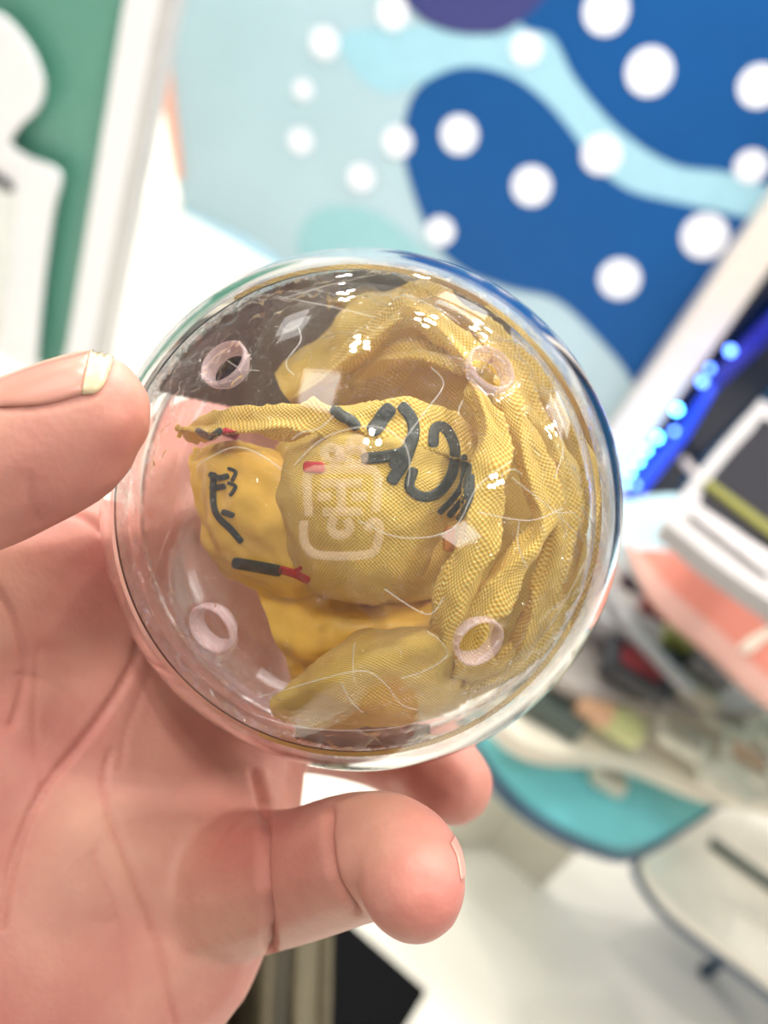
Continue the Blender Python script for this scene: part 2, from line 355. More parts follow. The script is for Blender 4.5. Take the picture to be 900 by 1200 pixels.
fixn(mesh('printed_stroke', *prism(bp(smoothpoly([(-20, 198), (0, 205), (16, 220), (10, 226), (-6, 216), (-25, 215)]), YB-0.058), (0, 0.002, 0)), M_dkp, ct, smooth=False))

# ------------------------------------------------------------------ shop display at lower right
def slab(name, px, z, th, m, par=None, sm=6, **k):
    q = smoothpoly(px, True, sm) if sm else np.array(px, float)
    V, F = prism([onz(a, b, z) for a, b in q], (0, 0, -th)); return fixn(mesh(name, V, F, m, par, smooth=False, **k))
M_pink = mat('coral_pink_laminate', lin(206, 124, 106), 0.7, var=0.02, scale=6)
M_pinke = mat('blush_edge', lin(206, 158, 144), 0.4)
M_lb = mat('pale_blue_laminate', lin(176, 208, 218), 0.3)
M_cream = mat('cream_laminate', lin(232, 224, 206), 0.4, var=0.03)
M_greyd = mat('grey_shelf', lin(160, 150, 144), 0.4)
M_tealc = mat('turquoise_laminate', lin(120, 206, 216), 0.4, var=0.03)
M_navy = mat('navy_rim', lin(70, 92, 116), 0.35)
st = empty('display_stand', onz(800, 800, 0), 'stepped shop display stand with coral pink top and turquoise lowest step', 'display stand')
slab('counter_top', [(700, 600), (745, 585), (800, 580), (900, 600), (1200, 760), (1200, 1000), (1020, 905), (900, 822), (830, 755), (775, 705), (742, 660)], 0.80, 0.012, M_lb, st)
slab('pink_inlay', [(743, 648), (790, 646), (850, 660), (1100, 790), (1150, 930), (1000, 870), (905, 800), (840, 740), (785, 695)], 0.804, 0.004, M_pink, st)
slab('pink_edge', [(735, 640), (742, 640), (790, 694), (846, 742), (910, 800), (1020, 872), (1150, 950), (1150, 975), (1012, 900), (900, 824), (832, 762), (772, 708)], 0.806, 0.008, M_pinke, st)
slab('inlay_line', [(868, 756), (900, 736), (960, 725), (962, 735), (905, 746), (880, 764)], 0.807, 0.003, M_cream, st)
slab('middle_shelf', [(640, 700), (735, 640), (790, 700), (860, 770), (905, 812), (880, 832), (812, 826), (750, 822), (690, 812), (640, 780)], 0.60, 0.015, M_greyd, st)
slab('lower_shelf', [(560, 800), (640, 760), (700, 800), (790, 800), (900, 830), (1200, 1010), (1200, 1100), (960, 960), (830, 925), (740, 890), (640, 880), (590, 850)], 0.52, 0.03, M_cream, st)
slab('bottom_step', [(560, 860), (610, 835), (700, 860), (790, 905), (835, 938), (800, 968), (748, 990), (700, 985), (640, 955), (590, 912)], 0.42, 0.035, M_tealc, st)
slab('step_rim', [(556, 868), (590, 918), (640, 961), (700, 991), (750, 996), (835, 945), (838, 950), (752, 1003), (698, 998), (636, 968), (584, 924), (550, 872)], 0.418, 0.012, M_navy, st)
slab('plinth', [(620, 850), (700, 850), (770, 905), (760, 880), (700, 800)], 0.38, 0.38, M_cream, st, 0)
def goods(name, px, py, z, sx, sy, sz, m, label, cat, group=None, tilt=0, yaw=0, lid=None, bev=0.004):
    c = onz(px, py, z); V, F = obox(c, sx, sy, sz, yaw, tilt); o = bevel(fixn(mesh(name, V, F, m, loc=c, smooth=False)), bev); tag(o, label, cat, group)
    if lid:
        lm, s = lid; x = np.array([math.cos(yaw), math.sin(yaw), 0]); c2 = c+np.array([0, 0, sz+0.0005])
        if tilt: return o
        V, F = obox(c2, sx*s, sy*s, 0.002, yaw); fixn(mesh('printed_label', V, F, lm, o, smooth=False))
    return o
C = lambda r, g, b: mat('goods_colour', lin(r, g, b), 0.35, var=0.15, scale=60)
gm = {k: C(*v) for k, v in dict(plum=(92, 62, 74), red=(150, 52, 58), olive=(140, 140, 72), grey=(98, 94, 96), dark=(44, 44, 50), silver=(190, 184, 184), rose=(206, 160, 152), orange=(214, 168, 132), taupe=(176, 166, 146), green=(80, 92, 86), cream=(236, 226, 206), white=(240, 236, 228), lime=(200, 200, 140)).items()}
G1 = 'small packets on the upper shelf of the stand'
goods('packet', 741, 688, 0.64, 0.05, 0.04, 0.03, gm['plum'], 'dark plum packet under the left end of the pink counter edge', 'packet', G1)
goods('packet', 768, 716, 0.64, 0.06, 0.05, 0.03, gm['red'], 'dull red packet just right of the plum packet', 'packet', G1, lid=(gm['grey'], 0.5))
goods('packet', 792, 756, 0.64, 0.055, 0.05, 0.035, gm['olive'], 'olive green packet under the pink counter edge', 'packet', G1)
goods('packet', 826, 785, 0.64, 0.07, 0.05, 0.03, gm['grey'], 'dark grey packet right of the olive packet', 'packet', G1)
c = [onz(700, 672, 0.66), onz(745, 745, 0.66), onz(812, 812, 0.66)]
tag(mesh('shelf_rail', *tube(c, 0.010), gm['silver']), 'silver rail in front of the upper row of packets', 'rail')
goods('box', 703, 735, 0.62, 0.07, 0.05, 0.03, gm['silver'], 'pale grey box at the capsule edge on the middle shelf', 'box', 'boxes on the middle shelf')
goods('box', 738, 793, 0.61, 0.10, 0.07, 0.03, gm['dark'], 'black box with a dark red lid on the middle shelf', 'box', 'boxes on the middle shelf', lid=(gm['red'], 0.62))
goods('box', 775, 790, 0.61, 0.03, 0.06, 0.04, gm['dark'], 'narrow black box right of the red lidded box', 'box', 'boxes on the middle shelf')
goods('box', 812, 818, 0.605, 0.06, 0.04, 0.03, gm['taupe'], 'taupe box right of the black boxes', 'box', 'boxes on the middle shelf')
goods('box', 690, 838, 0.56, 0.05, 0.03, 0.03, gm['orange'], 'small salmon box left of the lime bag', 'box', 'boxes on the lower shelf')
goods('snack_bag', 718, 856, 0.55, 0.07, 0.04, 0.03, gm['lime'], 'pale lime bag lying above the turquoise step', 'bag')
goods('box', 637, 842, 0.52, 0.10, 0.04, 0.04, gm['green'], 'dark grey green box at the left end of lower shelf', 'box', 'boxes on the lower shelf')
for i, (x, y, k, lb) in enumerate([(795, 872, 'taupe', 'taupe tray nearest the turquoise step'), (846, 850, 'taupe', 'taupe tray in the middle of the cream shelf'), (884, 832, 'orange', 'peach tray at the far right under the pink counter'),
                           (868, 898, 'orange', 'peach tray in the front row of the cream shelf'), (905, 870, 'taupe', 'taupe tray cut by the right picture edge'), (842, 920, 'cream', 'cream tray in the front row right of turquoise step')]):
    c = onz(x, y, 0.55)
    t = empty('tray', c, lb, 'tray', 'small trays on the cream shelf')
    V, F = obox(c, 0.085, 0.055, 0.018); bevel(fixn(mesh('rim', V, F, gm['cream'], t, smooth=False)), 0.008)
    V, F = obox(c+np.array([0, 0, 0.016]), 0.055, 0.03, 0.01); bevel(fixn(mesh('filling', V, F, gm[k], t, smooth=False)), 0.004)
goods('soap_dish', 706, 922, 0.42, 0.06, 0.035, 0.03, gm['cream'], 'small cream dish on the turquoise step', 'dish', lid=(gm['taupe'], 0.6), bev=0.012)
# white tray machine with dark window
tm = empty('display_case', onz(880, 640, 0.95), 'white rounded display case with dark inside at right picture edge', 'display case')
slab('shell', [(788, 595), (880, 482), (905, 476), (1010, 540), (1050, 600), (940, 712), (900, 702), (800, 628)], 1.0, 0.02, mat('case_white', lin(176, 172, 172), 0.3), tm, 5)
slab('window', [(822, 590), (884, 502), (905, 494), (1000, 550), (1010, 580), (925, 655), (905, 642)], 1.004, 0.006, mat('case_dark', lin(34, 32, 38), 0.6, 0.2), tm, 5)
slab('strip', [(824, 566), (831, 561), (930, 634), (924, 643)], 1.008, 0.004, mat('dull_olive_strip', lin(120, 118, 50), 0.5), tm, 0)
slab('ledge', [(808, 600), (820, 592), (912, 655), (902, 672)], 1.008, 0.004, gm['silver'], tm, 0)
# round white table with navy rim
tb = empty('round_table', onz(880, 1060, 0), 'round white low table with a navy rim at lower right', 'table')
tp = [(758, 1000), (775, 968), (830, 950), (900, 950), (1040, 1010), (1100, 1140), (1040, 1220), (960, 1190), (880, 1130), (800, 1070), (766, 1030)]
slab('table_top', tp, 0.30, 0.02, mat('table_white', lin(240, 234, 222), 0.3), tb)
cx, cy = 900, 1060
slab('rim', [(cx+(a-cx)*1.05, cy+(b-cy)*1.06) for a, b in tp], 0.285, 0.03, M_navy, tb)
cc = onz(930, 1080, 0.13)
for dx, dy in ((-0.1, -0.1), (0.1, -0.1), (0.1, 0.12), (-0.1, 0.12)):
    V, F = tube([cc+np.array([dx, dy, -0.129]), cc+np.array([dx, dy, 0.13])], 0.014); mesh('leg', V, F, M_navy, tb)
goods('clip_holder', 872, 1018, 0.30, 0.14, 0.02, 0.012, gm['green'], 'dark narrow clip lying on the round white table', 'clip', yaw=-0.15)
# small floor things near the bottom
bb = tag(bevel(fixn(mesh('black_case', *prism([onz(a, b, 0.3) for a, b in [(392, 1083), (412, 1080), (503, 1160), (470, 1215), (440, 1260), (330, 1150)]], (0, 0, -0.3)), mat('matt_black', lin(10, 10, 12), 0.9, 0.1), smooth=False)), 0.006),
         'black case standing on the floor below the little finger', 'case')

# ================================================================== THE CAPSULE
RB = 0.0375
SB = CAM + 0.1513*ray(425, 597)
pole = sph(403, 601, SB, RB); AX = (pole-SB)/np.linalg.norm(pole-SB)
E1 = UI-AX*(UI@AX); E1 /= np.linalg.norm(E1); E2 = np.cross(AX, E1)
M_shell = clear_mat('clear_plastic_shell')
M_wallglass = clear_mat('clear_plastic_wall', edge0=-0.2, edge1=-0.1)
cap = empty('capsule', SB-np.array([0, 0, RB]), 'clear round plastic toy capsule with four holes, held in the hand', 'capsule')
holes = [sph(x, y, SB, RB) for x, y in ((261, 424), (577, 430), (246, 738), (563, 754))]
holes = [(h-SB)/np.linalg.norm(h-SB) for h in holes]
HR = 0.0030
TH = 0.0010
def shell(name, a0, a1, hs, par, R=RB, th=TH):
    na = int((a1-a0)/math.radians(1.25)); nb = 220
    D = [AX*math.cos(t)+math.sin(t)*(E1*math.cos(p)+E2*math.sin(p)) for t in np.linspace(max(a0, 1e-3), min(a1, PI-1e-3), na) for p in np.linspace(0, 2*PI, nb, endpoint=False)]
    D = np.array(D); keep = np.ones(len(D), bool); hang = HR/R
    for h in hs:
        an = np.arccos(np.clip(D@h, -1, 1)); keep &= an > hang*0.97
        near = (an > hang*0.97) & (an < hang*1.22)
        # snap close ring onto the rim circle
        for i in np.where(near)[0]:
            t = D[i]-h*(D[i]@h); t /= np.linalg.norm(t); D[i] = h*math.cos(hang)+t*math.sin(hang)
    F = []
    for i in range(na-1):
        for j in range(nb):
            q = [i*nb+j, i*nb+(j+1) % nb, (i+1)*nb+(j+1) % nb, (i+1)*nb+j]
            if all(keep[k] for k in q): F.append(q)
    # caps at poles
    if a0 <= 1e-3: F.append([j for j in range(nb)][::-1])
    if a1 >= PI-1e-3: F.append([(na-1)*nb+j for j in range(nb)])
    n = len(D)
    V = np.vstack([SB+D*R, SB+D*(R-th)])
    G = [[k+n for k in f[::-1]] for f in F]
    from collections import Counter
    ed = Counter()
    for f in F:
        for a, b in zip(f, f[1:]+f[:1]): ed[(a, b)] += 1
    S = [[b, a, a+n, b+n] for (a, b) in ed if (b, a) not in ed]
    o = mesh(name, V, F+G+S, M_shell, par); o.data.materials.append(M_wallglass)
    bm = bmesh.new(); bm.from_mesh(o.data); bmesh.ops.delete(bm, geom=[v for v in bm.verts if not v.link_faces], context='VERTS')
    bmesh.ops.recalc_face_normals(bm, faces=bm.faces); bm.to_mesh(o.data); bm.free()
    cl = SB-wloc(o)
    for p in o.data.polygons:
        d = np.array(p.center)-cl; d /= np.linalg.norm(d)
        inner = np.linalg.norm(np.array(p.center)-cl) < R-th*0.5
        if math.cos(math.radians(118)) < d@AX < math.cos(math.radians(58.5 if inner else 55)): p.material_index = 1
    return o
SEAM = math.radians(104)
fs = shell('front_shell', 0, SEAM, holes, cap)
bs = shell('back_shell', SEAM+0.004, PI, [], cap)
def circ(ax, r, h, n=160, c=SB):
    e1 = np.cross(ax, [0.2, 0.1, 0.97]); e1 /= np.linalg.norm(e1); e2 = np.cross(ax, e1)
    return np.array([c+ax*h+r*(e1*math.cos(t)+e2*math.sin(t)) for t in np.linspace(0, 2*PI, n, endpoint=False)])
M_rim = clear_mat('clear_plastic_rim', tint=(0.97, 0.95, 0.95), gloss=1.6); M_hole = frosted('frosted_hole_wall', lin(232, 205, 208), 0.3)
for k, dh in ((0, 0.0), (1, 0.0022)):
    mesh('seam_lip', *tube(circ(AX, (RB-0.0012)*math.sin(SEAM-dh*25)-0.0004*k, (RB-0.0012)*math.cos(SEAM-dh*25)), 0.00045, 8, True), M_rim, cap)
for h in holes:
    rings = [(HR+0.0002, RB), (HR-0.0001, RB+0.0003), (HR-0.0003, RB), (HR-0.0007, RB-0.0019), (HR-0.0005, RB-0.0020), (HR+0.0001, RB-0.0010)]
    V = np.vstack([circ(h, r, d*math.cos(HR/RB), 48) for r, d in rings]); F = []
    for i in range(len(rings)):
        j = (i+1) % len(rings)
        for k in range(48): F.append([i*48+k, i*48+(k+1) % 48, j*48+(k+1) % 48, j*48+k])
    fixn(mesh('hole_rim', V, F, M_hole, cap))
# embossed mark at the pole
def onball(px, py, r=RB): return sph(px, py, SB, r)
V, F = np.zeros((0, 3)), []
strokes = [
    [(362, 605), (360, 560), (366, 552), (380, 550), (430, 550), (441, 556), (443, 570), (440, 600)],
    [(356, 610), (356, 632), (364, 646), (380, 651), (420, 651), (438, 646), (444, 630), (444, 615), (436, 612), (430, 622)],
    [(376, 566), (424, 566)], [(400, 566), (400, 600)], [(378, 600), (424, 600)], [(372, 582), (388, 582)], [(412, 582), (430, 582)],
    [(392, 606), (388, 618), (394, 626), (404, 626), (410, 618), (406, 608)],
    [(384, 540), (380, 530), (388, 524), (396, 530), (394, 540), (386, 542)], [(400, 541), (398, 522)],
    [(410, 542), (404, 534), (412, 527), (424, 530), (426, 538), (418, 545), (410, 542)], [(412, 526), (410, 518), (418, 514), (426, 520), (422, 528)],
]
for s in strokes:
    q = smoothpoly([(a, b) for a, b in s], False, 5) if len(s) > 2 else np.array(s, float)
    V, F = add((V, F), tube([onball(a, b, RB+0.0001) for a, b in q], 0.00055, 8))
M_emb = frosted('embossed_plastic', lin(240, 214, 190), 0.17, 0.05)
mesh('embossed_mark', V, F, M_emb, cap)

# ================================================================== TOTE BAG INSIDE
M_fab = fabric_mat()
RC = 0.0345
def H(px, py, h):                      # pixel + millimetres in front of the ball centre plane
    p = P(px, py, 0.1513-h/1000.0); v = p-SB; r = np.linalg.norm(v)
    return SB+v*min(1, RC/r)
tote = empty('tote_bag', SB+np.array([0, 0, -0.034]), 'yellow canvas tote bag with dark lettering, folded up inside the clear capsule', 'bag')
FV, FF, FUV = np.zeros((0, 3)), [], np.zeros((0, 2))
def addf(V, F, UV):
    global FV, FF, FUV
    n = len(FV); FV = np.vstack([FV, V]); FF += [[i+n for i in f] for f in F]; FUV = np.vstack([FUV, UV])
def panel(net, nu=90, nv=110, wr=0.0008, seed=1, folds=0.0, fdir=(1, 0)):
    A = np.array([[H(*c) for c in row] for row in net]); B = crom(A, nu, nv)
    du = np.linalg.norm(B[1:]-B[:-1], axis=2).mean(); dv = np.linalg.norm(B[:, 1:]-B[:, :-1], axis=2).mean()
    gu = np.gradient(B, axis=0); gv = np.gradient(B, axis=1); N = np.cross(gu, gv); N /= np.linalg.norm(N, axis=2, keepdims=True)+1e-12
    if (N[nu//2, nv//2]@(CAM-SB)) < 0: N = -N
    UV = np.zeros((nu*nv, 2))
    for i in range(nu):
        for j in range(nv):
            p = B[i, j]; d = wr*fbm(p, 90, 3, seed)
            if folds: d += folds*math.sin(((i/nu)*fdir[0]+(j/nv)*fdir[1])*2*PI+3*fbm(p, 40, 2, seed+5))
            B[i, j] = p+N[i, j]*d; UV[i*nv+j] = (i*du, j*dv)
    V = B.reshape(-1, 3); v = V-SB; r = np.linalg.norm(v, axis=1); s = np.minimum(1, RC/r); V = SB+v*s[:, None]
    addf(V, gridF(nu, nv), UV); return V
def fold(path, flat=0.6, wr=0.0006, seed=3, n=90, seg=40):
    """path: (px,py,h,halfwidth mm) swept flattened roll"""
    q = crom([[list(p)] for p in path], n, 2)[:, 0] if False else None
    A = np.array(path, float); ts = np.linspace(0, len(A)-1, n); Q = []
    for t in ts:
        i = min(int(t), len(A)-2); u = t-i; p0 = A[max(i-1, 0)]; p1 = A[i]; p2 = A[i+1]; p3 = A[min(i+2, len(A)-1)]
        Q.append(0.5*((2*p1)+(-p0+p2)*u+(2*p0-5*p1+4*p2-p3)*u*u+(-p0+3*p1-3*p2+p3)*u**3))
    Q = np.array(Q); C0 = np.array([P(a, b, 0.1513-h/1000) for a, b, h, wd in Q]); W = Q[:, 3]/1000*0.9; wr *= 1.6
    for i in range(n):
        v = C0[i]-SB; r = np.linalg.norm(v); mx_ = RC-flat*W[i]*1.05-0.0004; C0[i] = SB+v*min(1, mx_/r)
    T = np.gradient(C0, axis=0); T /= np.linalg.norm(T, axis=1, keepdims=True)
    L = np.concatenate([[0], np.cumsum(np.linalg.norm(C0[1:]-C0[:-1], axis=1))])
    V = []; UV = []
    for i in range(n):
        out = (C0[i]-SB); out += (CAM-SB)/np.linalg.norm(CAM-SB)*0.012; out -= T[i]*(out@T[i]); out /= np.linalg.norm(out)
        s = np.cross(T[i], out); e = math.sin(PI*min(1, max(0.02, min(i, n-1-i)/8+0.15))/2) if min(i, n-1-i) < 8 else 1
        for k in range(seg+1):
            an = 2*PI*k/seg; ca, sa = math.cos(an), math.sin(an)
            x = W[i]*e*math.copysign(abs(ca)**0.75, ca); y = W[i]*e*flat*math.copysign(abs(sa)**0.6, sa)
            p = C0[i]+s*x+out*y; q = C0[i]+s*x*0.001
            d = wr*fbm(p, 110, 3, seed)-wr*1.3*abs(math.sin(an*1.5+L[i]*90+seed+2.5*fbm(C0[i], 60, 2, seed)))**0.5
            rr = p-C0[i]; rr /= np.linalg.norm(rr)+1e-9; p = p+rr*d
            v = p-SB; r = np.linalg.norm(v); p = SB+v*min(1, RC/r)
            V.append(p); UV.append((L[i], k/seg*2*PI*W[i]*0.8))
    # smooth seam duplicate: keep last = first
    V = np.array(V)
    for i in range(n): V[i*(seg+1)+seg] = V[i*(seg+1)]
    addf(V, gridF(n, seg+1), np.array(UV))
# central bulge that carries the lettering, the roll above it and the smooth flap at its left
panel([
    [(318, 560, 4), (330, 520, 8), (400, 492, 10), (480, 492, 10), (552, 540, 0)],
    [(322, 565, 14), (340, 528, 20), (410, 505, 27.5), (490, 512, 26.5), (572, 550, 14)],
    [(324, 580, 20), (350, 560, 26), (420, 550, 29), (508, 560, 27), (576, 590, 14)],
    [(328, 620, 20), (355, 620, 26), (420, 625, 29), (500, 630, 25), (552, 640, 10)],
    [(345, 680, 14), (375, 690, 19), (425, 695, 22), (480, 696, 19), (530, 695, 7)],
    [(365, 695, 0), (390, 702, 3), (425, 706, 5), (470, 706, 3), (510, 700, -2)]], 130, 150, 0.0009, 1)
fold([(212, 505, 6, 2.0), (245, 500, 14, 2.4), (300, 496, 20, 2.7), (360, 494, 24, 3.2), (420, 496, 26, 3.8), (480, 502, 26, 4.2), (538, 525, 20, 4.6), (572, 570, 11, 4.0)], 0.7, 0.0006, 23)
# upper left fan
panel([[(330, 430, -4), (390, 375, 0), (450, 338, 2), (500, 320, 2), (540, 330, 0)], [(330, 450, 2), (395, 400, 6), (455, 350, 10), (500, 330, 10), (550, 345, 8)],
       [(338, 468, 4), (400, 425, 8), (460, 375, 12), (510, 358, 13), (575, 380, 10)], [(350, 482, 2), (410, 455, 6), (470, 405, 9), (520, 385, 10), (585, 410, 8)],
       [(365, 490, -4), (420, 478, -2), (475, 450, 0), (510, 430, 0), (560, 430, 0)]], 90, 90, 0.0012, 6, 0.0009, (1, 2.6))
fold([(345, 470, 4, 2.2), (390, 435, 10, 2.6), (430, 400, 14, 2.8), (465, 365, 17, 2.6), (490, 335, 16, 2.0)], 0.6, 0.0005, 33)
fold([(455, 375, 14, 2.2), (490, 366, 18, 2.8), (535, 385, 22, 3.0), (575, 420, 24, 2.8)], 0.6, 0.0005, 3)
fold([(410, 455, 8, 2.2), (445, 425, 13, 2.8), (490, 412, 17, 3.0), (535, 420, 20, 2.6), (565, 440, 20, 2.2)], 0.6, 0.0005, 8)
fold([(470, 340, 10, 2.4), (510, 335, 12, 2.8), (570, 365, 14, 3.2), (625, 405, 15, 3.2), (665, 460, 14, 3.2), (688, 530, 13, 3.0), (697, 600, 12, 2.8), (694, 660, 11, 2.6), (672, 720, 10, 2.6)], 0.8, 0.0006, 11)
# right hand folds
fold([(560, 375, 16, 2.4), (610, 415, 19, 3.0), (645, 475, 20, 3.3), (668, 545, 19, 3.3), (672, 610, 18, 3.0), (655, 680, 18, 3.0), (620, 745, 16, 3.2), (580, 800, 10, 3.0)], 0.8, 0.0006, 12)
fold([(590, 420, 22, 2.0), (612, 470, 24, 2.8), (638, 535, 24, 3.2), (652, 588, 23, 3.0), (636, 635, 24, 2.8), (592, 685, 26, 3.2), (560, 745, 24, 3.3), (545, 800, 16, 3.0)], 0.8, 0.0006, 13)
fold([(570, 425, 28, 2.2), (578, 465, 27, 2.5), (588, 510, 27, 3.0), (564, 570, 27, 3.0), (560, 625, 27, 3.4), (540, 685, 26, 3.4), (524, 740, 23, 3.0), (520, 790, 16, 2.6)], 0.85, 0.0005, 14)
fold([(525, 810, 12, 2.6), (565, 795, 15, 3.0), (610, 770, 15, 3.2), (650, 730, 12, 3.2), (682, 680, 8, 2.8)], 0.7, 0.0006, 16)
fold([(380, 330, -4, 2), (440, 322, -4, 3), (520, 330, -3, 4), (600, 365, -3, 5), (660, 430, -3, 5.5), (695, 520, -3, 5.5), (700, 620, -3, 5.5), (665, 720, -3, 5), (600, 800, -3, 4.5), (520, 830, -3, 4)], 1.0, 0.0008, 31)
NCUT = len(FV)
# lower fold with visible weave
panel([[(350, 795, 4), (400, 752, 12), (455, 735, 16), (505, 728, 17), (545, 722, 14)], [(325, 812, 12), (390, 775, 21), (450, 755, 24), (505, 748, 25), (545, 745, 22)],
       [(318, 828, 14), (385, 808, 22), (450, 795, 24), (500, 785, 24), (540, 785, 20)], [(322, 842, 8), (390, 842, 13), (450, 838, 15), (500, 828, 15), (545, 815, 12)],
       [(335, 845, -2), (400, 855, 0), (450, 852, 0), (500, 845, 0), (540, 830, 0)]], 70, 110, 0.001, 4)
# bulk of cloth behind
Vb, Fb = ico(SB, 0.0265, 5); cshift = P(540, 600, 0.163)-SB; Vn = []
for v in Vb:
    d = v-SB; a = d@RI*0.86; b = d@UI*1.12; c_ = d@Fv*0.55; p = SB+cshift+RI*a+UI*b+Fv*c_
    p = p+(d/np.linalg.norm(d))*0.0015*fbm(p, 70, 3, 21); r = np.linalg.norm(p-SB); Vn.append(SB+(p-SB)*min(1, RC/r))
Vn = np.array(Vn); q = Vn-SB; addf(Vn, Fb, np.c_[q@RI, q@UI])
fab = mesh('cloth', FV, FF, M_fab, tote, uv=FUV)
keepV, keepF = FV, FF
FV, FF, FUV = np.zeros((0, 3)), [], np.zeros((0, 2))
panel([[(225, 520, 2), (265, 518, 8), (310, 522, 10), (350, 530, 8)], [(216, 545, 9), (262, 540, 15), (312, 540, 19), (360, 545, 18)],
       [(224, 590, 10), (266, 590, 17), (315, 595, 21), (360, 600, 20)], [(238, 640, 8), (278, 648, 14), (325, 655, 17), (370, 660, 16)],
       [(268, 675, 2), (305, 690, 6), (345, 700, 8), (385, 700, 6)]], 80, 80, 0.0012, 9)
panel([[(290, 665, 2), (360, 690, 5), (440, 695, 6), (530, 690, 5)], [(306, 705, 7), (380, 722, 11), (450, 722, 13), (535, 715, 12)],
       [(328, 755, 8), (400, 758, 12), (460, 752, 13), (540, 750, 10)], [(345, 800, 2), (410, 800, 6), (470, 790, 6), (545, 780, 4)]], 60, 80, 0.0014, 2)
M_amber = mat('amber_shade_cloth', lin(234, 188, 82), 0.45, var=0.12, scale=120, bump=0.3)  # deeper amber paints shade into the lower cloth; the left flap shares it
mesh('shaded_cloth', FV, FF, M_amber, tote)
from mathutils.bvhtree import BVHTree
fb = BVHTree.FromPolygons([tuple(v) for v in keepV]+[tuple(v) for v in FV], [tuple(f) for f in keepF]+[tuple(i+len(keepV) for i in f) for f in FF])

# printed lettering lying on the cloth of the central bulge
def onA(px, py, lift=0.0002):
    h = fb.ray_cast(Vector(CAM), Vector(ray(px, py)))
    if h[0] is None: return H(px, py, 0)
    return np.array(h[0])-ray(px, py)*lift
def ribbon(pts, wpx, taper=False):
    q = smoothpoly(pts, False, 6) if len(pts) > 2 else np.array([np.array(pts[0])*(1-t)+np.array(pts[1])*t for t in np.linspace(0, 1, 8)])
    T = np.gradient(q, axis=0); T /= np.linalg.norm(T, axis=1, keepdims=True); Nn = np.c_[-T[:, 1], T[:, 0]]; m = 5; V = []
    e0 = T[0]*wpx*0.35; q = np.vstack([q[:1]-e0, q[:1]-e0*0.7, q, q[-1:]+T[-1]*wpx*0.25, q[-1:]+T[-1]*wpx*0.35]); Nn = np.vstack([Nn[:1], Nn[:1], Nn, Nn[-1:], Nn[-1:]])
    for i, p in enumerate(q):
        ww = wpx*(0.45 if i in (0, len(q)-1) else 0.8 if i in (1, len(q)-2) else 1)
        for k in range(m): 
            u = (k/(m-1)-0.5)*ww; V.append(onA(*(p+Nn[i]*u)))
    return np.array(V), gridF(len(q), m)
M_ink = mat('charcoal_print', lin(52, 58, 54), 0.55, var=0.2, scale=900, bump=0.3)
M_redk = mat('red_print', lin(190, 40, 52), 0.55, var=0.15, scale=700)
M_org = mat('orange_print', lin(220, 140, 40), 0.6)
def pr(name, lst, m, label=None):
    V, F = np.zeros((0, 3)), []
    for pts, wd in lst: V, F = add((V, F), ribbon(pts, wd))
    o = mesh(name, V, F, m, tote); sl = o.modifiers.new('solid', 'SOLIDIFY'); sl.thickness = 0.0001; sl.offset = 0
    if label: o['label'] = label
pr('printed_letters', [
    ([(392, 480), (400, 487), (410, 492), (417, 499)], 13), ([(456, 480), (449, 488), (444, 496), (438, 503)], 18),
    ([(472, 477), (483, 492), (484, 512), (474, 529), (452, 535), (428, 537)], 14), ([(484, 512), (474, 540), (460, 562)], 15), ([(478, 525), (462, 545)], 14),
    ([(508, 520), (510, 502), (522, 502), (533, 524), (530, 554), (514, 577), (495, 582), (480, 571), (484, 552)], 12),
    ([(544, 535), (541, 570), (516, 600)], 7), ([(549, 545), (546, 578), (527, 604)], 7), ([(553, 558), (551, 584), (538, 608)], 7),
    ([(247, 556), (256, 560), (266, 558)], 7), ([(248, 572), (262, 570)], 7), ([(250, 556), (250, 590), (256, 606), (270, 620), (282, 634)], 7), ([(268, 549), (276, 553), (272, 563)], 4), ([(268, 566), (276, 570), (270, 580)], 4), ([(262, 600), (272, 604)], 7),
    ([(232, 505), (246, 512), (258, 505)], 8), ([(276, 660), (300, 664), (326, 669)], 13)], M_ink)
pr('printed_mark', [([(360, 547), (376, 548)], 13), ([(330, 668), (346, 673), (360, 680)], 9), ([(342, 672), (352, 666)], 5), ([(264, 506), (276, 511)], 10)], M_redk, 'red printed marks')
pr('printed_spot', [([(527, 622), (526, 642)], 13)], M_org, 'orange printed spot')

# brown sheet put in for the dark reflection, upper left and bottom
M_refl = mat('taupe_reflection', lin(124, 100, 78), 0.5, var=0.12, scale=90)
def patchmesh(test, r, n=90, box=(120, 290, 740, 910)):
    xs = np.linspace(box[0], box[2], n); ys = np.linspace(box[1], box[3], n); V = []; idx = {}; F = []
    for i, y in enumerate(ys):
        for j, x in enumerate(xs):
            v = ray(x, y); oc = CAM-SB; b = v@oc
            if b*b-(oc@oc-r*r) > 0.00002 and test(x, y): idx[(i, j)] = len(V); V.append(sph(x, y, SB, r+0.0006*math.sin(x*0.05+y*0.02), True))
    for i in range(n-1):
        for j in range(n-1):
            q = [(i, j), (i, j+1), (i+1, j+1), (i+1, j)]
            if all(k in idx for k in q): F.append([idx[k] for k in q])
    return np.array(V), F
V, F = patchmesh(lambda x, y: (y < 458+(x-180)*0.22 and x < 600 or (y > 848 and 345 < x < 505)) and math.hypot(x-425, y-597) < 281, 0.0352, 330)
refl_sheet = tag(mesh('reflection_sheet', V, F, M_refl), 'taupe brown sheet standing in for a dark reflection at the back of the capsule, upper left', 'reflection_sheet')
sl = refl_sheet.modifiers.new('solid', 'SOLIDIFY'); sl.thickness = 0.0002
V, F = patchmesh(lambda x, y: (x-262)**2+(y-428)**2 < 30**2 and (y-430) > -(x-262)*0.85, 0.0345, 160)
mesh('printed_block', V, F, mat('navy_ink', lin(34, 18, 60), 0.4), refl_sheet)
